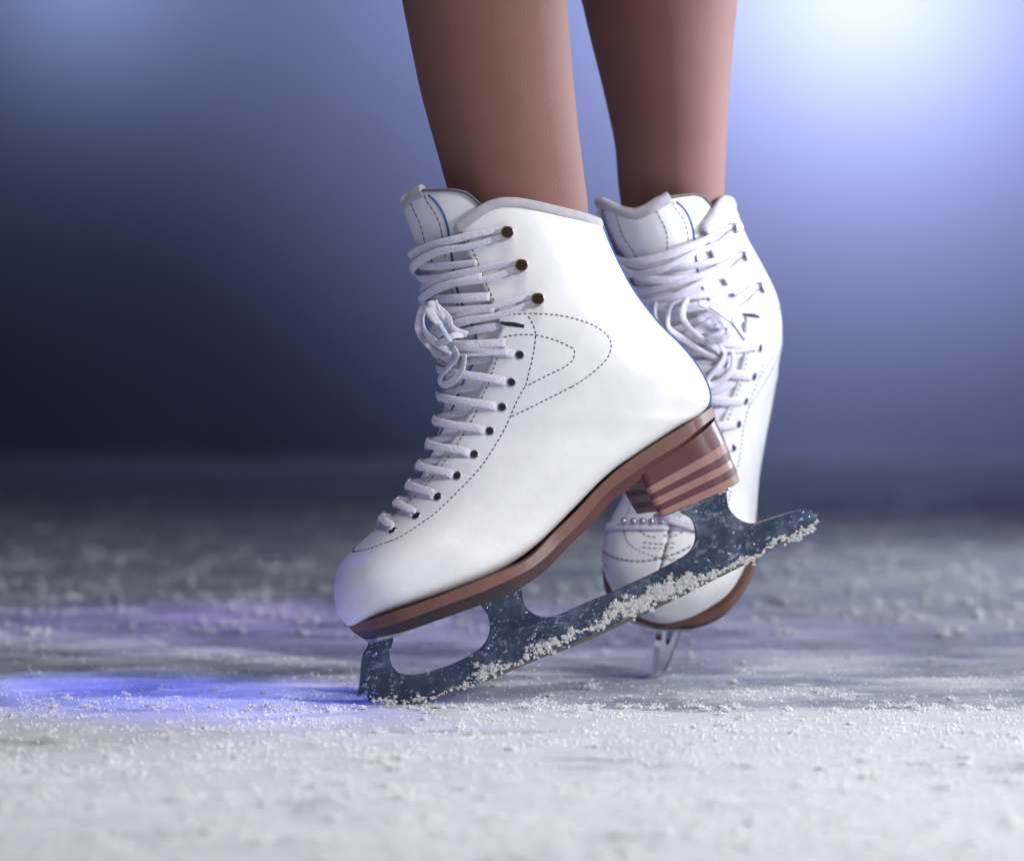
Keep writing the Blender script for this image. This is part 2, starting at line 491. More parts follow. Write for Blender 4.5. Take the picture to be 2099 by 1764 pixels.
def hook(p, n, up, parent):
    z = (n * .8 + up * .05 + Vector((-.12, -.35, 0)) * (1 if n.y < 0 else 0)).normalized(); q = z.to_track_quat('Z', 'Y').to_matrix()
    prof = [(0, .0030), (.0003, .0034), (.0007, .0030), (.0009, .0017), (.0035, .0016), (.0043, .0026), (.0050, .0034), (.0060, .0036), (.0064, .0034), (.0063, .0030)]
    vs = []; fs = []; K = 24
    for (hz, r) in prof:
        for i in range(K): vs.append(p + q @ Vector((r * math.cos(2 * PI * i / K), r * math.sin(2 * PI * i / K), hz)))
    for a in range(len(prof) - 1):
        for i in range(K): fs.append((a * K + i, a * K + (i + 1) % K, (a + 1) * K + (i + 1) % K, (a + 1) * K + i))
    mb = MB(); mb.add(vs, fs); o = mb.obj('lace_hook', M['brass'], parent)
    vs = []; fs = []
    for k, (r, hz) in enumerate(((.0029, .0062), (.0020, .0063), (.001, .0063))):
        for i in range(K): vs.append(p + q @ Vector((r * math.cos(2 * PI * i / K), r * math.sin(2 * PI * i / K), hz)))
    for a in range(2):
        for i in range(K): fs.append((a * K + i, a * K + (i + 1) % K, (a + 1) * K + (i + 1) % K, (a + 1) * K + i))
    fs.append(tuple(2 * K + i for i in range(K)))
    mb = MB(); mb.add(vs, fs); mb.obj('hook_cap', M['cap'], o)
    return o

# pixel data of the side view (shared by both skates through their local coordinates)
HOOKS = [inv(1039, 477), inv(1068, 545), inv(1101, 615)]
EYES = [inv(*p) for p in ((1065, 727), (1048, 783), (1029, 834), (1004, 883), (972, 931), (937, 975), (897, 1018), (853, 1057), (805, 1087))]
print('HOOKS', HOOKS, 'EYES', EYES)

def sole_stations():
    A = [((225, 1105), (262, 1160), (345, 1215)), ((400, 1058), (415, 1137), (450, 1200)), ((600, 992), (610, 1080), (625, 1163)), ((900, 890), (910, 968), (925, 1060)), ((1200, 770), (1215, 855), (1235, 948)),
         ((1400, 690), (1420, 765), (1450, 868)), ((1550, 620), (1590, 680), (1640, 752)), ((1650, 540), (1712, 590), (1770, 645)), ((1780, 400), (1845, 455), (1905, 500)), ((1946, 240), (2005, 300), (2065, 345))]
    A = [tuple(z3(p) for p in s) for s in A]
    Bq = [((300, 825), (350, 885), (400, 945)), ((480, 665), (528, 742), (590, 800)), ((700, 515), (738, 605), (765, 660)), ((900, 390), (945, 480), (965, 530)), ((1050, 297), (1080, 375), (1092, 420)), ((1175, 205), (1195, 280), (1203, 305))]
    Bq = [tuple(z4(p) for p in s) for s in Bq]
    return A + Bq
SW = [4, 26, 38, 45, 46.5, 45.5, 43, 39, 34, 31, 30, 30, 30, 29, 27, 8]
def sole_geo():
    st = sole_stations(); rows = []
    for (a, b, c), w in zip(st, SW):
        w /= 1000; rows.append([Vector(FR.at(*q, w=w)) for q in (a, b, c)] + [w])
    # resample
    n = 160; T = [catmull([r[k] for r in rows], n) for k in range(3)]
    Wd = catmull([Vector((i, r[3], 0)) for i, r in enumerate(rows)], n)
    # width along arc: interpolate by station index using the top curve parameter
    import bisect
    res = []
    Ls = [0]
    for i in range(1, len(rows)): Ls.append(Ls[-1] + ((rows[i][0] - rows[i - 1][0]) * Vector((1, 0, 1)) if False else (Vector((rows[i][0].x, 0, rows[i][0].z)) - Vector((rows[i - 1][0].x, 0, rows[i - 1][0].z)))).length)
    def wat(L):
        i = max(0, min(len(Ls) - 2, bisect.bisect(Ls, L) - 1)); u = (L - Ls[i]) / (Ls[i + 1] - Ls[i]); return rows[i][3] * (1 - u) + rows[i + 1][3] * u
    cur = 0; prev = None
    for i in range(n):
        p = T[0][i]; q = Vector((p.x, 0, p.z))
        if prev: cur += (q - prev).length
        prev = q
        L = min(cur, Ls[-1]); w = wat(L)
        e0 = min(1, (cur + .0008) / .035); e1 = min(1, (Ls[-1] - L + .0006) / .026)
        w = min(w, .044 * math.sqrt(max(0, 1 - (1 - e0) ** 2)) + .002) if e0 < 1 else w
        w = min(w, .031 * math.sqrt(max(0, 1 - (1 - e1) ** 2)) + .002) if e1 < 1 else w
        res.append([T[0][i], T[1][i], T[2][i], w])
    for _ in range(14):
        ww = [q[3] for q in res]
        for i in range(6, n - 6): res[i][3] = (ww[i - 1] + 2 * ww[i] + ww[i + 1]) / 4
    return res
SOLE = sole_geo()
def build_sole(parent):
    mb = MB(); n = len(SOLE)
    for (ka, kb, m, dw0, dw1) in ((0, 1, 0, .0006, .0012), (1, 2, 1, .0004, -.0016)):
        vs = []; fs = []
        for (A, B, Cc, w) in SOLE:
            P = (A, B, Cc); a, b = P[ka], P[kb]
            for s, (q, dw) in ((1, (a, dw0)), (1, (b, dw1)), (-1, (b, dw1)), (-1, (a, dw0))):
                ww = max(.0005, w + dw); vs.append(Vector((q.x, -s * ww, q.z)))
        for i in range(n - 1):
            for k in range(4): fs.append((i * 4 + k, i * 4 + (k + 1) % 4, i * 4 + 4 + (k + 1) % 4, i * 4 + 4 + k))
        fs.append((3, 2, 1, 0)); fs.append(tuple((n - 1) * 4 + k for k in range(4)))
        if m == 0: o = MB(); o.add(vs, fs, 0); o.obj('welt', M['welt'], parent, False)
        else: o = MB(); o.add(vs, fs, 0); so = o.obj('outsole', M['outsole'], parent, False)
def build_heel(parent):
    Ls = [(628, 735), (665, 840), (690, 888), (708, 930), (735, 980), (760, 1020), (780, 1060)]
    Rs = [(1200, 285), (1277, 455), (1305, 530), (1326, 595), (1350, 645), (1370, 705), (1391, 770)]
    mb = MB(); rings = []; W = .0290
    for k, (l, r) in enumerate(zip(Ls, Rs)):
        a = FR.at(*z4(l), w=W); b = FR.at(*z4(r), w=.3 * W); ring = []
        Wk = W * (1 - .012 * k); rr = .021
        half = []
        for i in range(9): half.append((a.x + (b.x - rr - a.x) * i / 8, Wk))
        for i in range(1, 13):
            ph = PI / 2 * i / 12; half.append((b.x - rr + rr * math.sin(ph) ** .95, Wk * abs(math.cos(ph)) ** .8))
        back = [(x, -w) for x, w in half[::-1]][1:]
        ring = half + back
        for i in range(1, 8):
            w = -Wk + 2 * Wk * i / 8; ring.append((a.x + .005 * (1 - (w / Wk) ** 2), w))
        zz = lambda x: a.z + (b.z - a.z) * (x - a.x) / (b.x - a.x)
        rings.append([Vector((x, -w, zz(x))) for x, w in ring])
    n = len(rings[0])
    for k in range(len(rings) - 1):
        g = .00018 if k % 2 else 0
        vs = rings[k] + rings[k + 1]; fs = [(i, (i + 1) % n, n + (i + 1) % n, n + i) for i in range(n)]
        mb.add(vs, fs, 0 if k % 2 == 0 else 1)
    mb.add(rings[-1], [tuple(range(n))], 1); mb.add(rings[0], [tuple(range(n))[::-1]], 0)
    return mb.obj('heel', [M['dark'], M['light']], parent, True)
BL = (Z(z3, (382, 1215), (362, 1270), (335, 1315), (318, 1370), (310, 1450), (303, 1540), (294, 1600), (283, 1645), (322, 1620), (360, 1606), (360, 1645), (372, 1682), (398, 1660), (425, 1664), (440, 1692), (470, 1676), (510, 1694), (560, 1700), (640, 1701), (700, 1700), (800, 1684), (1000, 1620), (1200, 1545), (1400, 1463), (1600, 1378), (1750, 1316), (1946, 1247))
      + Z(z8, (400, 768), (600, 690), (800, 602), (1000, 508), (1200, 414), (1400, 318), (1600, 216), (1860, 88))
      + Z(z4, (1700, 1268), (1880, 1180), (1978, 1116), (1990, 1088), (1965, 1045), (1925, 1010), (1870, 1000), (1780, 1020), (1690, 1048), (1600, 1075), (1510, 1103), (1450, 1102), (1390, 1080), (1340, 1045), (1305, 1000), (1285, 950), (1278, 860), (960, 1000), (955, 1032), (1010, 1068), (1040, 1130), (1048, 1220), (1020, 1300), (960, 1358), (850, 1420), (700, 1500), (500, 1592))
      + Z(z8, (900, 290), (750, 350), (600, 415), (480, 468), (400, 486), (330, 480), (260, 450), (215, 405), (195, 340))
      + Z(z3, (1533, 880), (1530, 800), (1200, 905), (1220, 950), (1265, 1005), (1292, 1080), (1290, 1170), (1245, 1255), (1150, 1330), (1000, 1402), (860, 1450), (760, 1475), (680, 1480), (600, 1462), (550, 1415), (526, 1350), (530, 1290), (548, 1235), (560, 1165)))
def build_blade(parent):
    P = []
    n = len(BL)
    for i in range(n):
        a, b, c, d = [Vector((*BL[(i + k) % n], 0)) for k in (-1, 0, 1, 2)]
        L = (c - b).length; sharp = (18 > L)
        P.append(b)
        if L > 14 and 27 < i:
            for u in ((.33, .66) if L < 40 else (.2, .4, .6, .8)):
                q = .5 * ((2 * b) + (c - a) * u + (2 * a - 5 * b + 4 * c - d) * u * u + (3 * b - a - 3 * c + d) * u ** 3)
                P.append(q if (a - b).length < 4 * L and (d - c).length < 4 * L and (b-a).normalized().dot((c-b).normalized()) > .7 and (c-b).normalized().dot((d-c).normalized()) > .7 else b.lerp(c, u))
    bm = bmesh.new()
    vs = [bm.verts.new(FR.at(p.x, p.y, 0) ) for p in P]
    for v in vs: v.co.y = -.0019
    f = bm.faces.new(vs); bmesh.ops.recalc_face_normals(bm, faces=[f])
    r = bmesh.ops.extrude_face_region(bm, geom=[f])
    for v in [g for g in r['geom'] if isinstance(g, bmesh.types.BMVert)]: v.co.y = .0019
    bmesh.ops.recalc_face_normals(bm, faces=bm.faces)
    ed = [e for e in bm.edges if abs(e.verts[0].co.y - e.verts[1].co.y) < 1e-6]
    bmesh.ops.bevel(bm, geom=ed, offset=.00035, segments=2, affect='EDGES', clamp_overlap=True)
    bmesh.ops.triangulate(bm, faces=[f for f in bm.faces if len(f.verts) > 4])
    me = bpy.data.meshes.new('blade'); bm.to_mesh(me); bm.free()
    me.materials.append(M['steel'])
    o = bpy.data.objects.new('blade', me); C.objects.link(o); o.parent = parent
    # ground edge strip along the runner bottom
    low = [p for p in BL[17:40] if True]
    low = BL[18:38]
    cur = catmull([FR.at(*p, w=0) for p in low], 120)
    mb = MB(); vs = []; fs = []
    for i, p in enumerate(cur):
        t = (cur[min(119, i + 1)] - cur[max(0, i - 1)]).normalized(); up = Vector((-t.z, 0, t.x))
        if up.z < 0: up = -up
        lowp = p - up * .0004; hi = p + up * (.0017 + .0005 * math.sin(i * .9) * math.sin(i * .37))
        for q, y in ((lowp, -.0021), (hi, -.00225), (hi, .00225), (lowp, .0021)): vs.append(Vector((q.x, y, q.z)))
    for i in range(119):
        for k in range(4): fs.append((i * 4 + k, i * 4 + (k + 1) % 4, i * 4 + 4 + (k + 1) % 4, i * 4 + 4 + k))
    fs += [(0, 1, 2, 3), (476, 477, 478, 479)]
    mb.add(vs, fs); mb.obj('ground_edge', M['edge'], o, False)
    return o
def build_plates(parent):
    # toe plate follows the outsole
    mb = MB(); vs = []; fs = []; sel = [s for s in SOLE][4:80]; n = len(sel)
    lim = z3((1640, 745))[0]
    sel = [s for s in SOLE[5:] if FR.px(s[2])[0] < lim]; n = len(sel)
    for i, s in enumerate(sel):
        p = s[2]; u = i / (n - 1); hw = .0265 * min(1, math.sqrt(max(0.02, 1 - (2 * u - 1) ** 8))) * (1 if u > .3 else .75 + .25 * u / .3)
        for y, dz in ((-hw, 0.0), (-hw, -.0021), (hw, -.0021), (hw, 0.0)): vs.append(Vector((p.x, y, p.z + dz)))
    for i in range(n - 1):
        for k in range(4): fs.append((i * 4 + k, i * 4 + (k + 1) % 4, i * 4 + 4 + (k + 1) % 4, i * 4 + 4 + k))
    fs += [(3, 2, 1, 0), tuple((n - 1) * 4 + k for k in range(4))]
    mb.add(vs, fs); mb.obj('toe_plate', M['nickel'], parent, False)
    mb = MB(); a = FR.at(*z4((800, 1066)), w=.017); b = FR.at(*z4((1345, 806)), w=.017)
    t = (b - a); t.y = 0; t.normalize(); nrm = Vector((t.z, 0, -t.x)); vs = []; ring = []
    for i in range(24):
        an = 2 * PI * i / 24; c, s = math.cos(an), math.sin(an)
        ring.append((math.copysign(abs(c) ** .45, c), math.copysign(abs(s) ** .45, s)))
    mid = (a + b) / 2; mid.y = 0; L = (b - a).length / 2
    for off in (-.0002, .0020):
        for (x, y) in ring: vs.append(mid + t * x * L + nrm * off + Vector((0, y * .017, 0)))
    fs = [(i, (i + 1) % 24, 24 + (i + 1) % 24, 24 + i) for i in range(24)] + [tuple(range(24)), tuple(range(24, 48))[::-1]]
    mb.add(vs, fs); mb.obj('heel_plate', M['chrome'], parent, False)

LW = .0049; LT = .0016
def lace_path(mb, pts, w=LW, t=LT, n=None, tw=0., taper=None):
    """pts: (t, th, off)"""
    C3 = catmull([Vector((a, b * 3, c * 400)) for a, b, c in pts], n or 10 * len(pts))
    P = [S(c.x, c.y / 3, c.z / 400) for c in C3]; N = [SN(c.x, c.y / 3) for c in C3]
    ph = random.uniform(0, 6)
    sweep(mb, smooth_pts(P, 1), N, w * random.uniform(.93, 1.05), t, 12, twist=(lambda u: tw * math.sin(u * 5 + ph)), taper=taper)
def build_laces(parent, back):
    mb = MB()
    ne = len(EYES)
    for sgn in (1, -1):
        for k in range(ne):
            t, th = EYES[k]
            if k == 0: t2, th2 = t - 1.1, HOOKS[2][1]
            else: t2, th2 = EYES[k - 1]
            te = th_e((t + t2) / 2)
            dt = (t2 - t)
            up = .0030 if sgn > 0 else .0012
            # out of the near hole, over the gap, under the far edge
            tm = t + dt * .55
            pts = [(t, sgn * (th - .022), -.0022), (t + dt * .04, sgn * (th - .075), .0006), (t + dt * .16, sgn * (th * .80), .0019),
                   (t + dt * .38, sgn * te * .48, .0022 + (.0015 if sgn > 0 else 0)), (tm, 0, up), (t + dt * .72, -sgn * te * .55, .0002), (t + dt * .86, -sgn * te * .93, -.0012), (t + dt * .95, -sgn * (te + .14), -.0030)]
            lace_path(mb, pts, tw=.12)
    # hooks: strands round the front of the ankle
    for sgn in (1, -1):
        for k, (t, th) in enumerate(HOOKS):
            tn = HOOKS[k + 1][0] if k < 2 else EYES[0][0] - .35
            for q, (dt, tgt, ofs) in enumerate(((-.08, tn - .5, .0018), (.13, tn - .1, .0040))):
                if k == 2 and q == 1: tgt = tn - .2
                o2 = .0028 if sgn > 0 else .0012
                tgt2 = tgt + (.35 if sgn < 0 else 0)
                pts = [(t + dt * .6, sgn * (th + .02), .0026), (t + dt, sgn * (th - .10), .0024), (t * .72 + tgt2 * .28 + dt, sgn * th * .72, .0022), (t * .45 + tgt2 * .55, sgn * th * .42, .0018 + ofs * .6), (tgt2, 0, ofs + (.0022 if sgn > 0 else 0)), (tgt2 + .1, -sgn * .55, .0022), (tgt2 + .05, -sgn * 1.0, .002)]
                lace_path(mb, pts, tw=.5, taper=lambda u: .62 + .38 * min(1, u * 3))
            # loop round the hook neck
            c = S(t, sgn * th, .0022); n = SN(t, sgn * th)
            e1 = (S(t - .1, sgn * th) - S(t, sgn * th)).normalized(); e2 = n.cross(e1)
            if (S(t, sgn * (th + .1)) - c).dot(e2) < 0: e2 = -e2
            P = [c + e1 * math.cos(a) * .0030 + e2 * (math.sin(a) * .0030) for a in np.linspace(-.2, PI + .2, 12)]
            sweep(mb, P, [n] * 12, LT * 1.1, .0030, 8)
    o = mb.obj('lace', M['lace'], parent)
    # bow and loose ends at the ankle front
    mb = MB()
    def free(pts, w=.0040, t=LT, n=40, tw=.6, nrm=(-.6, -.8, 0)):
        P = catmull([Vector(p) for p in pts], n); ph = random.uniform(0, 6)
        sweep(mb, P, [Vector(nrm)] * n, w, t, 12, twist=lambda u: tw * math.sin(4 * u + ph))
    def g(z, w): return FR.at(*z, w=w)
    fA = lambda p, w: g(z1(p), w)
    free([fA((400, 1085), .012), fA((335, 1090), .006), fA((295, 1180), .002), fA((280, 1290), .0), fA((350, 1400), .006), (fA((470, 1500), .012)), fA((600, 1560), .018)], tw=.9)
    free([fA((420, 1060), .014), fA((345, 1120), .012), fA((315, 1210), .010), fA((345, 1320), .012), fA((460, 1420), .016), fA((560, 1480), .02)], tw=.8)
    free([fA((440, 1080), .010), fA((330, 1060), -.002), fA((290, 1150), -.006), fA((300, 1300), -.006), fA((400, 1450), -.002), fA((500, 1580), .004), fA((540, 1620), .01)], tw=.9)
    fB = lambda p, w: g(z2(p), w)
    free([fB((560, 60), .02), fB((600, 140), .022), fB((520, 230), .018), fB((460, 310), .012), fB((480, 365), .012), fB((560, 340), .018), fB((640, 240), .024), fB((660, 120), .026)], tw=.6)
    free([fA((420, 1090), .02), fA((520, 1190), .026), fA((560, 1280), .028), fA((680, 1330), .028)], tw=.3)
    # flattened knot strands
    for a in range(0 if back else 2):
        free([fA((380 + 30 * a, 1060), .018), fA((400 + 40 * a, 1130 + 10 * a), .0225 + .001 * a), fA((470 + 30 * a, 1200 + 20 * a), .024), fA((540 + 20 * a, 1290 + 20 * a), .024)], tw=.5)
    free([fA((640, 1330), .028), fA((560, 1340), .03), fA((480, 1390), .026), fA((430, 1400), .018)], tw=.4)
    # lace end and aglet
    e = [fA((365, 1120), .028), fA((400, 1185), .033), fA((462, 1255), .036)]
    P = catmull(e, 16); sweep(mb, P, [Vector((0, -1, 0))] * 16, .0052, .0022, 12, taper=lambda u: 1 - .35 * u * u)
    b = mb.obj('lace_bow', M['lace'], parent)
    mb = MB(); P = catmull([fA((455, 1245), .036), fA((500, 1320), .0375), fA((543, 1388), .0385)], 12)
    sweep(mb, P, [Vector((0, -1, 0))] * 12, .0028, .0026, 12); mb.obj('aglet', M['aglet'], b)

def build_skate(root, fr, back=False):
    fr.bvh = BVH_BOOT
    mesh_obj('boot_upper', QV, QF, M['white'], root)
    tg = mesh_obj('tongue', TV, TF, M['tongue'], root)
    # collar trim: suede binding all along the top line
    mb = MB(); P = []; N = []
    te0 = th_e(_tc[20])
    ths = np.linspace(te0 * 1.0, 2 * PI - te0, 150)
    Pn = []
    for th in ths:
        w = th if th <= PI else th - 2 * PI; t = tab(_tc, w)
        Pn.append((S(t, w, -.0007), SN(t, w)))
    P = smooth_pts([p for p, n in Pn], 2); N = [n for p, n in Pn]
    P0 = P[0] + (P[0] - P[1]).normalized() * .002 + Vector((0, 0, -.0015)); P = [P0] + P; N = [N[0]] + N
    sweep(mb, P, N, .0058, .0040, 12)
    mb.obj('collar_trim', M['suede'], root)
    # tongue top binding
    mb = MB(); Pn = []
    for th in np.linspace(-.85, .62, 60):
        t = tab(_tt, th); Pn.append((S(t, th, -.0038), SN(t, th)))
    sweep(mb, smooth_pts([p for p, n in Pn], 2), [n for p, n in Pn], .0074, .0052, 12)
    mb.obj('tongue_trim', M['suede'], tg)
    mb = MB(); Pn = []
    for th in np.linspace(.60, 1.5, 50):
        t = tab(_tt, th); Pn.append((S(t, th, -.0036), SN(t, th)))
    sweep(mb, smooth_pts([p for p, n in Pn], 2), [n for p, n in Pn], .0016, .0040, 8)
    mb.obj('tongue_edge', M['lining'], tg)
    # blue edged seams on the tongue (both sides) and down the back
    def seam(pts, w, th, name, parent, mat, off=.0002):
        P, Nn = surf_px(FR, pts, 90, off)
        mb = MB(); sweep(mb, smooth_pts(P, 2), Nn, w, th, 8)
        m2 = [Vector((p.x, -p.y, p.z)) for p in smooth_pts(P, 2)]; n2 = [Vector((p.x, -p.y, p.z)) for p in Nn]
        sweep(mb, m2, n2, w, th, 8)
        mb.obj(name, mat, parent)
    tp = Z(z1, (362, 190), (430, 250), (490, 350), (522, 460), (540, 580), (558, 720), (580, 880), (605, 980), (645, 1090), (700, 1210), (748, 1330), (765, 1410)) + Z(z2, (762, 60), (745, 160), (700, 250), (650, 340), (590, 490), (510, 670), (430, 830), (350, 1010), (262, 1190))
    seam(tp, .0014, .0010, 'tongue_seam', tg, M['blue'])
    mb = MB(); P = []; N = []
    for t in np.linspace(tab(_tc, PI) + .12, 7.6, 80):
        P.append(S(t, PI, .0002)); N.append(SN(t, PI))
    for k, (w, th, m, nm) in enumerate(((.0070, .0022, 'white', 'back_stay'),)):
        mb = MB(); sweep(mb, P, N, w, th, 10); mb.obj(nm, M[m], root)
    mb = MB()
    for s in (1, -1):
        P = []; N = []
        for t in np.linspace(tab(_tc, PI) + .1, 7.7, 80):
            aF, zF, aB, zB, W, c, nf, nb = rowpar(t)
            w = PI - .15; P.append(S(t, s * w, .0003)); N.append(SN(t, s * w))
        sweep(mb, P, N, .0024, .0014, 8)
    mb.obj('back_seam', M['blue'], root)
    P, N = surf_px(FR, Z(z1, (935, 1228), (1000, 1240), (1060, 1246), (1110, 1255), (1146, 1262)), 30, .0002)
    for s in (1, -1):
        mb = MB()
        sweep(mb, [Vector((p.x, s * p.y, p.z)) for p in P], [Vector((p.x, s * p.y, p.z)) for p in N], .0022, .0006, 8, taper=lambda u: .5 + .6 * math.sin(min(1, u * 1.15) * PI * .8))
        mb.obj('flex_notch', M['hole'], root)
    # hooks and eyelets, both sides
    for s in (1, -1):
        for t, th in HOOKS: hook(S(t, s * th), SN(t, s * th), Vector((.1, 0, .9)), root)
        for t, th in EYES: eyelet(fr, S(t, s * th, .0002), SN(t, s * th), root)
    # stitching
    mb = MB()
    for pts in (
        Z(z1, (970, 1180), (1050, 1165), (1190, 1158), (1330, 1162), (1450, 1175), (1560, 1200), (1680, 1240), (1780, 1295), (1835, 1350), (1855, 1400), (1848, 1470), (1810, 1540), (1740, 1610), (1640, 1690), (1530, 1760)),
        Z(z2, (1530, 382), (1430, 435), (1300, 500), (1150, 575), (1040, 625)),
        Z(z1, (950, 1430), (960, 1380), (985, 1350), (1060, 1335), (1190, 1328), (1300, 1345), (1400, 1375), (1500, 1418), (1550, 1450), (1555, 1490), (1540, 1540), (1480, 1590), (1380, 1640), (1280, 1690), (1180, 1740)),
        Z(z1, (1180, 1180), (1210, 1230), (1235, 1300), (1237, 1370), (1225, 1460), (1205, 1560), (1180, 1660), (1155, 1760)),
        Z(z2, (1150, 385), (1100, 475), (1060, 560), (1010, 680), (940, 810), (860, 940), (790, 1040), (700, 1140), (600, 1240), (500, 1340), (400, 1430), (300, 1500), (200, 1570), (100, 1625), (0, 1660)),
        Z(z3, (545, 460), (480, 485), (400, 515), (320, 535), (240, 545)),
        Z(z1, (665, 510), (710, 610), (760, 720), (800, 830), (870, 990), (945, 1150), (965, 1185)),
        Z(z1, (950, 1430), (930, 1510), (900, 1590), (870, 1680), (845, 1764)),
        Z(z2, (845, 380), (815, 440), (770, 540), (735, 630), (690, 700), (600, 850), (520, 960), (455, 1050), (380, 1140), (300, 1235), (150, 1370), (50, 1450)),
    ): stitch(mb, FR, pts)
    q = len(mb.v)
    # same rows on the far side
    mb.add([Vector((v.x, -v.y, v.z)) for v in mb.v[:q]], [f[::-1] for f in mb.f[:]])
    mb.obj('stitching', M['thread'], root)
    mb = MB()
    for pts in (
        Z(z1, (330, 190), (350, 245), (410, 330), (455, 430), (475, 520), (485, 620), (510, 735)),
        Z(z1, (215, 250), (250, 330), (295, 430), (325, 540), (345, 640), (385, 710), (415, 790)),
        Z(z1, (545, 910), (555, 970), (600, 1080), (650, 1200), (690, 1290)),
    ): stitch(mb, FR, pts, .0034, .8, .0003)
    q = len(mb.v); mb.add([Vector((v.x, -v.y, v.z)) for v in mb.v[:q]], [f[::-1] for f in mb.f[:]])
    mb.obj('tongue_stitching', M['thread'], tg)
    if back:
        mb = MB(); dxx = (fr.px(S0(16., 0))[0] - 1310) / .2416
        cl = [fr.px(S0(t, 0)) for t in np.linspace(14.9, 17.2, 12)]
        stitch(mb, fr, cl, .0030, .65, .0005); z6_ = z6
        def z6s(p): return z6_((p[0] + dxx * .8, p[1]))
        for pts, pt, fr_, r in (
            (Z(z6, (195, 560), (240, 610), (310, 650), (400, 675), (520, 690), (640, 680), (760, 650), (880, 610), (1000, 545)), .0036, .7, .0005),
            (Z(z6s, (385, 430), (430, 465), (500, 485), (560, 470)), .0034, .6, .0004), (Z(z6s, (590, 470), (660, 480), (720, 455), (780, 425)), .0034, .6, .0004),
            (Z(z6s, (420, 530), (510, 540), (600, 542), (705, 530)), .0034, .6, .0004), (Z(z6s, (410, 570), (500, 577), (600, 580), (700, 570)), .0034, .6, .0004),
            (Z(z6, (195, 500), (200, 600), (230, 690), (290, 770), (370, 830), (450, 852), (520, 850)), .02, .98, .00028),
        ): stitch(mb, fr, pts, pt, fr_, r)
        mb.obj('toe_stitching', M['thread'], root)
        P, N = surf_px(fr, Z(z6, (215, 420), (300, 405), (450, 398), (600, 398), (760, 395), (880, 392), (990, 400)), 40, .0012)
        if len(P) > 5:
            mb = MB(); sweep(mb, smooth_pts(P, 3), N, .0062, .0024, 12); mb.obj('lowest_lace', M['lace'], root)
        for x in (430, 505, 580, 655, 730):
            h, n = fr.hit(*z6((x, 372)))
            if h is None: continue
            bm = bmesh.new(); bmesh.ops.create_icosphere(bm, subdivisions=3, radius=.0021, matrix=Matrix.Translation(h + n * .003))
            me = bpy.data.meshes.new('metal_bead'); bm.to_mesh(me); bm.free(); me.materials.append(M['bead'])
            for p in me.polygons: p.use_smooth = True
            o = bpy.data.objects.new('metal_bead', me); C.objects.link(o); o.parent = root
    build_laces(root, back)
    build_sole(root); build_heel(root); build_plates(root)
    b = build_blade(root)
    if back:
        b.data.materials[0] = M['chrome']  # same steel as the front blade; paler copy paints in the light it catches
        for o in root.children:
            if o.name.startswith('lace_hook'):
                o.data.materials[0] = M['nickel']
                for c in o.children: c.data.materials[0] = M['nickel']
    return b

front = empty('ice_skate', FR.M)
tag(front, 'front white figure skate seen from its side, brown layered heel raised, snow along its blade', 'ice skate', 'pair of white figure skates')
fblade = build_skate(front, FR)
# the other skate stands behind, toe turned to the camera and heel raised higher
def back_matrix():
    base = Matrix.Rotation(math.radians(76), 4, 'Z') @ Matrix.Rotation(math.radians(8), 4, 'X') @ Matrix.Rotation(math.radians(-18), 4, 'Y')
    pts = [base @ FR.at(*p, w=0) for p in BL]; zmin = min(p.z for p in pts); lowp = min(pts, key=lambda p: p.z)
    tgt = pworld(1344, 1386, 0); k = -H / (tgt.z - H); tgt = CAM + (tgt - CAM) * k
    return Matrix.Translation(Vector((tgt.x - lowp.x, tgt.y - lowp.y, -zmin - .0012))) @ base
BK = Frame(back_matrix())
back = empty('ice_skate', BK.M)
tag(back, 'rear white figure skate behind the other, its laced front and toe facing the viewer', 'ice skate', 'pair of white figure skates')
build_skate(back, BK, True)
# this ankle is stretched further: the shaft bends back over the foot
PV = (S0(5.2, 0) + S0(5.2, PI)) / 2; AX = ((S0(0, 0) + S0(0, PI)) / 2 - PV).normalized(); BEND = math.radians(8)
def flex(p):
    v = p - PV; q = v.dot(AX) / .075; q = min(1, max(0, q + .25)) ; q = q * q * (3 - 2 * q)
    a = BEND * q; c, d = math.cos(a), math.sin(a)
    v = v + AX * max(0, v.dot(AX)) * .03
    v = Vector((v.x * c + v.z * d, v.y, v.z * c - v.x * d)); e = math.radians(12.5) * q; v.y += .155 * max(0, v.dot(AX) + .01) * q
    return PV + Vector((v.x, v.y * math.cos(e) + v.z * math.sin(e), v.z * math.cos(e) - v.y * math.sin(e)))
def flex_tree(o):
    for ch in o.children:
        if ch.type == 'MESH':
            for v in ch.data.vertices: v.co = flex(v.co)
            flex_tree(ch)
flex_tree(back)

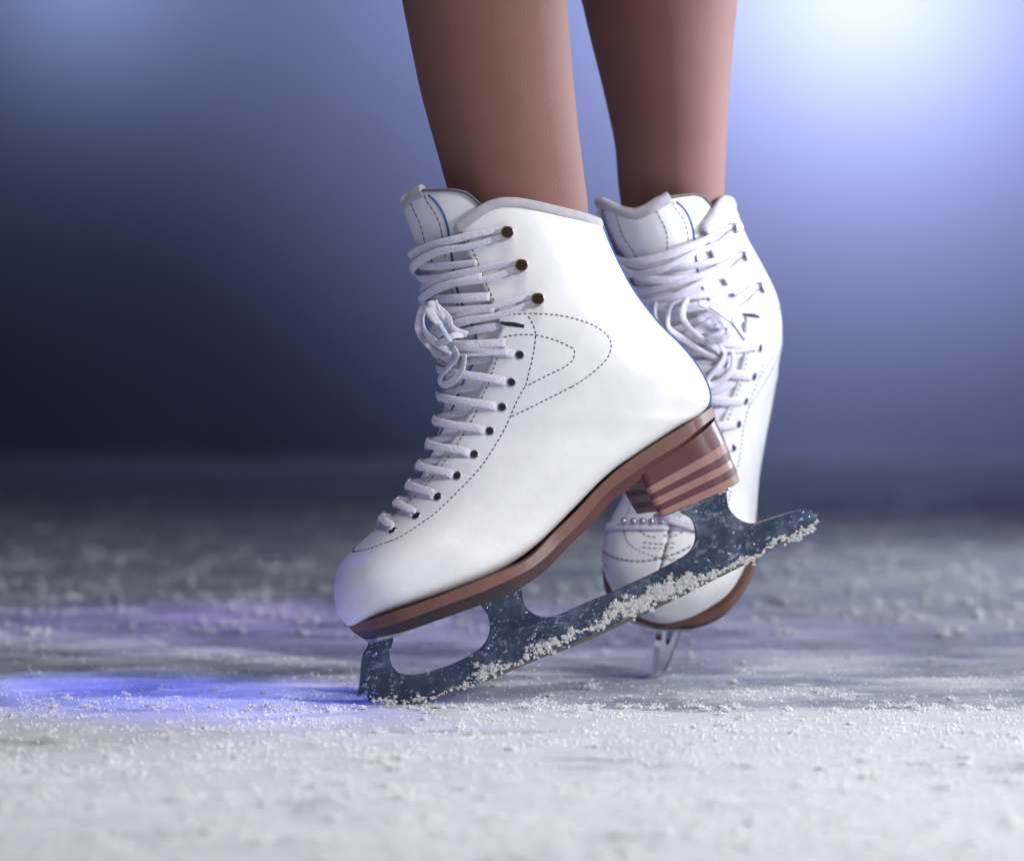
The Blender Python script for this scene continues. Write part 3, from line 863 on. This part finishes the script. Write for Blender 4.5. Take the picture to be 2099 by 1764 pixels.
# ------------------------------------------------------------------ legs
def leg_rings():
    V = []; Fc = []
    def loft(rings):
        K = 48; b = len(V)
        for (c, hx, hy) in rings:
            for i in range(K):
                a = 2 * PI * i / K; V.append(Vector((c.x + hx * math.cos(a), c.y + hy * math.sin(a), c.z)))
        n = len(rings)
        for i in range(n - 1):
            for k in range(K): Fc.append((b + i * K + k, b + i * K + (k + 1) % K, b + (i + 1) * K + (k + 1) % K, b + (i + 1) * K + k))
        Fc.append(tuple(b + k for k in range(K))[::-1]); Fc.append(tuple(b + (n - 1) * K + k for k in range(K)))
    def smooth_r(R, n=60):
        c = catmull([r[0] for r in R], n); w = catmull([Vector((r[0].z * 2, r[1], r[2])) for r in R], n)
        return [(c[i], w[i].y, w[i].z) for i in range(n)]
    def centre(fr, t):
        a = S0(t, 0); b = S0(t, PI); return fr.M @ ((a + b) / 2)
    # front leg
    c4, c0 = centre(FR, 4.), centre(FR, .5)
    R = []
    for y, xl, xr in ((640, 945, 1225), (540, 940, 1212), (430, 925, 1207), (390, 915, 1203), (310, 893, 1192), (200, 862, 1180), (100, 841, 1171), (0, 821, 1163), (-120, 798, 1160)):
        Y = c0.y + .0; p = pworld((xl + xr) / 2, y, Y); hx = (xr - xl) / 2 / FP * (Y + D)
        R.append((p, hx, hx * .86))
    R += [(Vector((-.030, .02, .50)), .058, .053), (Vector((-.042, .015, .58)), .058, .055), (Vector((-.030, .04, .72)), .066, .064), (Vector((.0, .08, .88)), .082, .078), (Vector((.01, .1, .98)), .085, .085)]
    loft(smooth_r(R))
    cf = lambda t: BK.M @ flex((S0(t, 0) + S0(t, PI)) / 2)
    c4, c0 = cf(3.), cf(.5); sl = (c0.y - c4.y) / (c0.z - c4.z)
    R = []
    for y, xl, xr in ((560, 1330, 1470), (470, 1285, 1480), (390, 1266, 1485), (312, 1261, 1488), (265, 1253, 1491), (156, 1228, 1498), (70, 1206, 1505), (0, 1191, 1513), (-120, 1170, 1522)):
        z = H + (CY - y) / FP * (c0.y + D); Y = c0.y + sl * (z - c0.z) * .5 + .004
        p = pworld((xl + xr) / 2, y, Y); hx = (xr - xl) / 2 / FP * (Y + D); R.append((p, hx, hx * 1.12))
    yy = R[-1][0].y
    R += [(Vector((.128, yy - .01, .50)), .056, .060), (Vector((.130, yy - .01, .58)), .054, .056), (Vector((.125, yy + .01, .72)), .066, .068), (Vector((.115, .12, .88)), .08, .082), (Vector((.10, .11, .98)), .085, .085)]
    loft(smooth_r(R))
    b = len(V); K = 32
    for i in range(13):
        ph = PI * i / 12
        for k in range(K):
            a = 2 * PI * k / K; V.append(Vector((.055 + .15 * math.sin(ph) * math.cos(a), .105 + .11 * math.sin(ph) * math.sin(a), 1.02 - .12 * math.cos(ph))))
    for i in range(12):
        for k in range(K): Fc.append((b + i * K + k, b + i * K + (k + 1) % K, b + (i + 1) * K + (k + 1) % K, b + (i + 1) * K + k))
    return V, Fc
V, Fc = leg_rings()
tmp = mesh_obj('person', V, Fc, M['tights'])
md = tmp.modifiers.new('r', 'REMESH'); md.mode = 'VOXEL'; md.voxel_size = .0035; md.use_smooth_shade = True
md2 = tmp.modifiers.new('s', 'SMOOTH'); md2.factor = .6; md2.iterations = 12
me = bpy.data.meshes.new_from_object(tmp.evaluated_get(bpy.context.evaluated_depsgraph_get())); tmp.modifiers.clear()
tmp.data = me; me.materials.clear(); me.materials.append(M['tights'])
me.polygons.foreach_set('use_smooth', [True] * len(me.polygons))
tag(tmp, 'person in shiny tan tights standing in the white skates, lower legs in view', 'person')

# ------------------------------------------------------------------ ice and snow
def vnoise(x, y, seed, sc):
    r = np.random.default_rng(seed).random((256, 256)); x = x * sc + 1000.; y = y * sc + 1000.
    xi = np.floor(x).astype(int); yi = np.floor(y).astype(int); u = x - xi; v = y - yi; u = u * u * (3 - 2 * u); v = v * v * (3 - 2 * v)
    g = lambda a, b: r[a % 256, b % 256]
    return (g(xi, yi) * (1 - u) + g(xi + 1, yi) * u) * (1 - v) + (g(xi, yi + 1) * (1 - u) + g(xi + 1, yi + 1) * u) * v
def frost(x, y):
    """0..1 how much loose snow lies at a place"""
    band = 1 / (1 + np.exp(np.clip(y, -2, 2) / .010 + (.028 + .05 * (vnoise(x, y, 5, 9) - .5)) / .010))
    base = .55 * vnoise(x, y, 1, 22) + .3 * vnoise(x, y, 2, 60) + .15 * vnoise(x, y, 3, 160)
    far = .42 * np.clip(1.4 * (.6 * vnoise(x, y, 11, 14) + .4 * vnoise(x * .6, y, 12, 40)) - .25, 0, 1)
    return np.clip(base * (.35 + .75 * band) + .20 * band + far * (1 - band), 0, 1)
def ice_height(x, y): return .0016 * (frost(x, y) - .55) + .0004 * (vnoise(x, y, 7, 260) - .5) * (.3 + frost(x, y))
def warp(n, lo, hi, c, k):
    s = np.linspace(-1, 1, n); g = np.sign(s) * (np.exp(np.abs(s) * k) - 1) / (math.exp(k) - 1)
    return np.where(g < 0, c + (c - lo) * g, c + (hi - c) * g)
xs = np.concatenate([warp(60, -20, -.5, -.5, 5)[:30], np.linspace(-.5, .5, 560), warp(60, .5, 20, .5, 5)[31:]])
ys = np.concatenate([np.array([-6, -3, -1.6, -1.0]), np.linspace(-.75, .7, 720), .7 + (np.exp(np.linspace(.01, 1, 160) * 4) - 1) / (math.exp(4) - 1) * 15.0])
X, Y = np.meshgrid(xs, ys); near = np.clip((1.6 - np.abs(Y)) / .8, 0, 1) * np.clip((.9 - np.abs(X)) / .4, 0, 1)
Zh = ice_height(X, Y) * near - .0004
# keep the ice under the blade tips at level zero
V = np.stack([X.ravel(), Y.ravel(), Zh.ravel()], 1); nx, ny = len(xs), len(ys)
ii = (np.arange(ny - 1)[:, None] * nx + np.arange(nx - 1)[None]).ravel()
Fq = np.stack([ii, ii + 1, ii + nx + 1, ii + nx], 1)
def ice_mat():
    t = NT('rink_ice'); v = t.coord()
    big = t.noise(v, 7, 5, .6, .6); mid = t.noise(v, 45, 6, .7, .4); fine = t.noise(v, 420, 6, .75); gr = t.noise(v, 1500, 3, .7)
    scr = None
    for k, (rot, sc) in enumerate(((.25, 9), (-.5, 7), (1.1, 6))):
        c = t.n('ShaderNodeTexCoord'); m = t.n('ShaderNodeMapping'); m.inputs['Rotation'].default_value = (0, 0, rot); m.inputs['Scale'].default_value = (1.2, 60, 1)
        t.l(c.outputs['Object'], m.inputs['Vector']); n = t.noise(m.outputs['Vector'], sc, 3, .5, .3)
        r = t.ramp(n, [(.585, 0), (.605, 1), (.63, 0)]); scr = r if scr is None else t.math('MAXIMUM', scr, r)
    f = t.math('ADD', t.math('MULTIPLY', mid, .55), t.math('MULTIPLY', big, .45))
    f = t.math('ADD', f, t.math('MULTIPLY', t.math('SUBTRACT', fine, .5), .45))
    fr = t.ramp(f, [(.40, 0), (.60, 1)])
    fr2 = t.math('MAXIMUM', fr, t.math('MULTIPLY', scr, .9))
    a = t.n('ShaderNodeAttribute', attribute_name='snow_cover')
    fl = t.ramp(t.noise(v, 150, 4, .65), [(.60, 0), (.68, 1)]); fl2 = t.ramp(t.noise(v, 38, 3, .5), [(.45, 0), (.62, 1)])
    cv = t.math('ADD', a.outputs['Fac'], t.math('MULTIPLY', t.math('SUBTRACT', fine, .5), .7)); cv = t.ramp(cv, [(.22, 0), (.55, 1)])
    col = t.mix(t.math('MULTIPLY', fr2, .7), (.15, .175, .22), (.60, .64, .70))
    bl = t.ramp(t.noise(t.coord((.8, 1, 1)), 52, 3, .55), [(.63, 0), (.68, 1)])
    col = t.mix(t.math('MAXIMUM', t.math('MULTIPLY', bl, .8), t.math('MULTIPLY', fl, fl2)), col, (.86, .88, .92))
    col = t.mix(cv, col, t.mix(t.math('MULTIPLY', scr, .5), t.mix(t.noise(v, 60, 5, .6), (.70, .73, .79), (.90, .91, .94)), (.62, .67, .75)))
    n = t.bump(fine, .0004, .7); n = t.bump(gr, .00015, .6, n); n = t.bump(scr, .0005, .5, n)
    ro = t.math('MULTIPLY_ADD', t.math('MAXIMUM', fr2, cv), .45, .25)
    t.set(Base_Color=col, Roughness=ro, Normal=n, Specular_IOR_Level=.3, Subsurface_Weight=.0); return t.m
ice = np_obj('ice', V, Fq, ice_mat(), None, True)
at = ice.data.attributes.new('snow_cover', 'FLOAT', 'POINT'); at.data.foreach_set('value', frost(X, Y).ravel().astype(np.float32))
tag(ice, kind='structure')
# loose snow
def grains(n, fn_pos, smin, smax, power=2.5):
    base = np.array([(1, 0, 0), (-1, 0, 0), (0, 1, 0), (0, -1, 0), (0, 0, 1), (0, 0, -1)], float)
    tri = np.array([(4, 0, 2), (4, 2, 1), (4, 1, 3), (4, 3, 0), (5, 2, 0), (5, 1, 2), (5, 3, 1), (5, 0, 3)])
    P = fn_pos(n); n = len(P); s = smin + (smax - smin) * rng.random(n) ** power
    V = base[None] * s[:, None, None] * (.55 + .9 * rng.random((n, 6, 1))) + rng.normal(0, .22, (n, 6, 3)) * s[:, None, None]
    a = rng.random(n) * 6.28; ca, sa = np.cos(a), np.sin(a)
    x = V[..., 0] * ca[:, None] - V[..., 1] * sa[:, None]; y = V[..., 0] * sa[:, None] + V[..., 1] * ca[:, None]; V = np.stack([x, y, V[..., 2] * .8], -1) + P[:, None]
    F = tri[None] + (np.arange(n) * 6)[:, None, None]
    return V.reshape(-1, 3), F.reshape(-1, 3)
def pos_ground(n):
    out = []; tot = 0
    while tot < n:
        y = -.62 + 1.5 * rng.random(40000) ** 1.5; x = (rng.random(40000) - .5) * .42 * (y + D) ; f = frost(x, y)
        cl = vnoise(x, y, 21, 120) * vnoise(x, y, 22, 45)
        keep = rng.random(40000) < np.clip(f ** 2 * 1.8 * (.03 + 6 * np.clip(cl - .12, 0, 1) ** 1.3), 0, 1)
        x, y = x[keep], y[keep]; z = ice_height(x, y) + .0003 * rng.random(len(x)); out.append(np.stack([x, y, z], 1)); tot += len(x)
    return np.concatenate(out)[:n]
V1, F1 = grains(70000, pos_ground, .00016, .0010, 4)
def pos_clump(n):
    out = []
    K = 420; yc = -.60 + 1.5 * rng.random(K) ** 1.3; xc = (rng.random(K) - .5) * .42 * (yc + D); f = frost(xc, yc)
    k = rng.random(K) < f * 1.2; xc, yc = xc[k], yc[k]
    xr = (rng.random(90) - .5) * .66; yr = -.012 - .03 * rng.random(90); xc = np.concatenate([xc, xr]); yc = np.concatenate([yc, yr])
    for a, b in zip(xc, yc):
        m = rng.integers(20, 150); r = .0010 + .0040 * rng.random() ** 3
        p = rng.normal(0, r, (m, 3)); p[:, 2] = np.abs(p[:, 2]) * .55; out.append(p + np.array([a, b, 0.]))
    return np.concatenate(out)
def pos_far(n):
    out = []
    for k in range(650):
        yc = .5 + 4.0 * rng.random() ** 1.2; xc = (rng.random() - .5) * .42 * (yc + D); r = (.002 + .006 * rng.random() ** 2) * (1 + yc * .35)
        m = 10; p = rng.normal(0, r, (m, 3)); p[:, 0] *= 1 + 2.5 * rng.random(); p[:, 2] = np.abs(p[:, 2]) * .24; out.append(p + np.array([xc, yc, 0.]))
    return np.concatenate(out)
V4, F4 = grains(1, pos_far, .0014, .0048, 1.8)
V2, F2 = grains(1, pos_clump, .00025, .0008, 1.5)
sn = np_obj('loose_snow', np.concatenate([V1, V2, V4]), np.concatenate([F1, F2 + len(V1), F4 + len(V1) + len(V2)]), M['snow'], None, True)
tag(sn, 'white scraped snow crumbs scattered over the ice around the skates', 'snow', kind='stuff')

# snow packed on the blade, and water drops
def blade_snow():
    path = []   # (px, py, spread px up, density)
    for p, s, d in (((400, 1690), 8, .35), ((560, 1670), 20, .9), ((640, 1690), 6, .2), ((790, 1660), 15, .8), ((900, 1640), 5, .25), ((1080, 1560), 8, .5), ((1180, 1510), 22, 1.0), ((1290, 1440), 26, 1.2), ((1370, 1440), 14, .8), ((1430, 1400), 14, .6), ((1500, 1400), 4, .15), ((1620, 1300), 24, 1.1), ((1700, 1300), 22, 1.1), ((1800, 1230), 16, .9), ((1900, 1200), 22, 1.0)):
        path.append((*z3(p), s, d))
    for p, s, d in (((560, 630), 24, .9), ((640, 600), 6, .2), ((740, 570), 14, .8), ((850, 470), 26, 1.1), ((960, 420), 30, 1.4), ((1080, 400), 28, 1.4), ((1200, 340), 28, 1.4), ((1320, 270), 30, 1.4), ((1450, 235), 24, 1.2), ((1560, 200), 18, 1.0), ((1680, 150), 10, .7), ((1760, 115), 10, .6), ((1880, 60), 18, .9), ((1940, 50), 10, .6)):
        path.append((*z8(p), s, d))
    for p, s, d in (((1580, 1310), 5, .5), ((1620, 1270), 9, .6), ((1720, 1230), 16, .9), ((1780, 1235), 12, .8), ((1850, 1170), 18, 1.0), ((1900, 1190), 13, .9), ((1960, 1130), 12, .8), ((1975, 1090), 6, .5)):
        path.append((*z4(p), s, d))
    P = []
    for i in range(len(path) - 1):
        x0, y0, s0, d0 = path[i]; x1, y1, s1, d1 = path[i + 1]; L = math.hypot(x1 - x0, y1 - y0)
        for k in range(max(0, int(L * .95 * (d0 + d1) / 2 + random.random()))):
            u = random.random(); s = s0 + (s1 - s0) * u; cx = x0 + (x1 - x0) * u + random.gauss(0, 2); cy = y0 + (y1 - y0) * u + random.gauss(0, s * .36) - s * .05
            rr = .7 + s * .24 * random.random() ** 2.2
            for _ in range(int(26 * rr)):
                px = cx + random.gauss(0, rr * .62); py = cy + random.gauss(0, rr * .55)
                w = .0020 + abs(random.gauss(0, .0004 + rr * .00013))
                P.append(FR.M @ FR.at(px, py, w))
    return np.array([tuple(p) for p in P])
V3, F3 = grains(1, lambda n: blade_snow(), .00012, .00045, 1.6)
o = np_obj('packed_snow', V3, F3, M['snow'], None, True)
tag(o, 'white snow crumbs clinging along the lower edge of the front skate blade', 'snow', kind='stuff')
def droplets():
    bm2 = []; me = fblade.data; me.calc_loop_triangles()
    tris = [t for t in me.loop_triangles if all(abs(me.vertices[v].co.y + .0019) < .00004 for v in t.vertices)]
    A = np.array([t.area for t in tris]); A /= A.sum(); mb = MB()
    for k in rng.choice(len(tris), 2600, p=A):
        a, b, c = [me.vertices[v].co for v in tris[k].vertices]; u, v = random.random(), random.random()
        if u + v > 1: u, v = 1 - u, 1 - v
        p = a + (b - a) * u + (c - a) * v
        if random.random() > .08 + 1.1 * max(0, .5 + noise.noise(p * 70) - .35) ** 1.5: continue
        r = .00028 + .0007 * random.random() ** 4; el = random.uniform(1, 2.2); an = random.gauss(.4, .4)
        vs = []; fs = []; K = 8
        for i, (rr, hh) in enumerate(((1, 0), (.85, .4), (.5, .7))):
            for q in range(K):
                x, z = rr * math.cos(q * PI / 4) * r * el, rr * math.sin(q * PI / 4) * r
                vs.append(p + Vector((x * math.cos(an) - z * math.sin(an), -hh * r * .8 - .00002, x * math.sin(an) + z * math.cos(an))))
        for i in range(2):
            for q in range(K): fs.append((i * K + q, i * K + (q + 1) % K, (i + 1) * K + (q + 1) % K, (i + 1) * K + q))
        fs.append(tuple(2 * K + q for q in range(K)))
        mb.add(vs, fs)
    return mb.obj('water_droplets', M['water'], fblade)
dr = droplets(); dr['kind'] = 'stuff'

# ------------------------------------------------------------------ backdrop wall far behind the rink
def wall_mat():
    t = NT('dark_blue_backdrop'); v = t.coord(); w = t.noise(v, .6, 3, .5)
    t.set(Base_Color=t.mix(w, (.205, .245, .50), (.225, .265, .53)), Roughness=1, Specular_IOR_Level=0); return t.m
mb = MB(); mb.add([(-22, 14, -.3), (22, 14, -.3), (22, 14.3, -.3), (-22, 14.3, -.3), (-22, 14, 12), (22, 14, 12), (22, 14.3, 12), (-22, 14.3, 12)], [(0, 1, 5, 4), (1, 2, 6, 5), (2, 3, 7, 6), (3, 0, 4, 7), (4, 5, 6, 7), (3, 2, 1, 0)])
bd = mb.obj('backdrop', wall_mat(), None, False); tag(bd, kind='structure')

# ------------------------------------------------------------------ lamps
def lamp(kind, name, loc, to, energy, col, size=.3, **kw):
    l = bpy.data.lights.new(name, kind); l.energy = energy; l.color = col
    if kind == 'AREA': l.shape = 'DISK'; l.size = size
    else: l.shadow_soft_size = size
    for k, v in kw.items(): setattr(l, k, v)
    o = bpy.data.objects.new(name, l); C.objects.link(o); o.location = loc
    o.rotation_euler = (Vector(to) - Vector(loc)).to_track_quat('-Z', 'Y').to_euler(); return o
lamp('SPOT', 'key_lamp', (1.60, -1.10, .80), (.08, -.22, .0), 138, (1, .985, 1.0), .10, spot_size=math.radians(37), spot_blend=1)
lamp('AREA', 'top_fill', (.25, -.9, 1.5), (.05, -.35, 0), 10.5, (1, 1, 1), .7)  # soft overhead fill, added to brighten the foreground ice
lamp('AREA', 'front_lamp', (-.9, -1.9, .8), (0, 0, .05), 2, (.90, .92, 1), .35)
lamp('AREA', 'rear_lamp', (1.75, 1.25, .80), (.25, .4, .0), 27, (.84, .90, 1), .12)
lamp('SPOT', 'side_lamp', (1.40, .10, .50), (.12, .16, .34), 175, (.80, .82, 1), .08, spot_size=math.radians(20), spot_blend=1)
lamp('SPOT', 'blue_flare_fill', (-.55, .45, .45), (-.20, .055, .0), 24, (.03, .06, 1), .04, spot_size=math.radians(24), spot_blend=1)  # added unseen spot; its blue pool stands in for lens flare
lamp('SPOT', 'violet_flare_fill', (-1.0, -.5, .35), (-.07, 0, .20), 15, (.40, .32, 1), .4, spot_size=math.radians(30), spot_blend=1)  # added unseen spot for the flare's violet tint on laces and tongue
lamp('SPOT', 'far_violet_flare_fill', (-.9, 1.1, .9), (-.12, .62, .0), 30, (.40, .20, 1), .1, spot_size=math.radians(34), spot_blend=1)  # also added: violet pool on the farther ice in place of flare
wr = pworld(1850, -60, 12.5); lamp('AREA', 'glow_lamp_right', (wr.x, 12.7, wr.z + .25), (wr.x, 14, wr.z + .25), 54, (1, .94, .88), .25)
lamp('SPOT', 'wall_wash_lamp', (wr.x + .3, 7, wr.z + 1.6), (wr.x, 14, wr.z + 1.5), 2300, (1, 1, 1), .1, spot_size=math.radians(72), spot_blend=1)
wl = pworld(100, -160, 13.0); lamp('AREA', 'glow_lamp_left', (wl.x, 13.0, wl.z), (wl.x, 14, wl.z), 10, (.9, 1, .98), .2)
wm = pworld(900, -250, 13.0); lamp('AREA', 'glow_lamp_middle', (wm.x, 12.9, wm.z), (wm.x, 14, wm.z), 3.4, (.9, .9, 1), .2)

w = bpy.data.worlds.new('World'); bpy.context.scene.world = w; w.use_nodes = True
bg = w.node_tree.nodes['Background']; bg.inputs[0].default_value = (.25, .32, .65, 1); bg.inputs[1].default_value = .004

cd = bpy.data.cameras.new('Camera'); cam = bpy.data.objects.new('Camera', cd); C.objects.link(cam)
cam.location = CAM; cam.rotation_euler = (PI / 2, 0, 0); cd.sensor_width = 36; cd.lens = FP / 2098 * 36; cd.clip_start = .05; cd.clip_end = 200
cd.dof.use_dof = True; cd.dof.focus_distance = D - .02; cd.dof.aperture_fstop = 6.7
sc = bpy.context.scene; sc.camera = cam
sc.render.engine = 'CYCLES'
sc.view_settings.view_transform = 'Standard'; sc.view_settings.look = 'None'; sc.view_settings.exposure = 0; sc.view_settings.gamma = 1
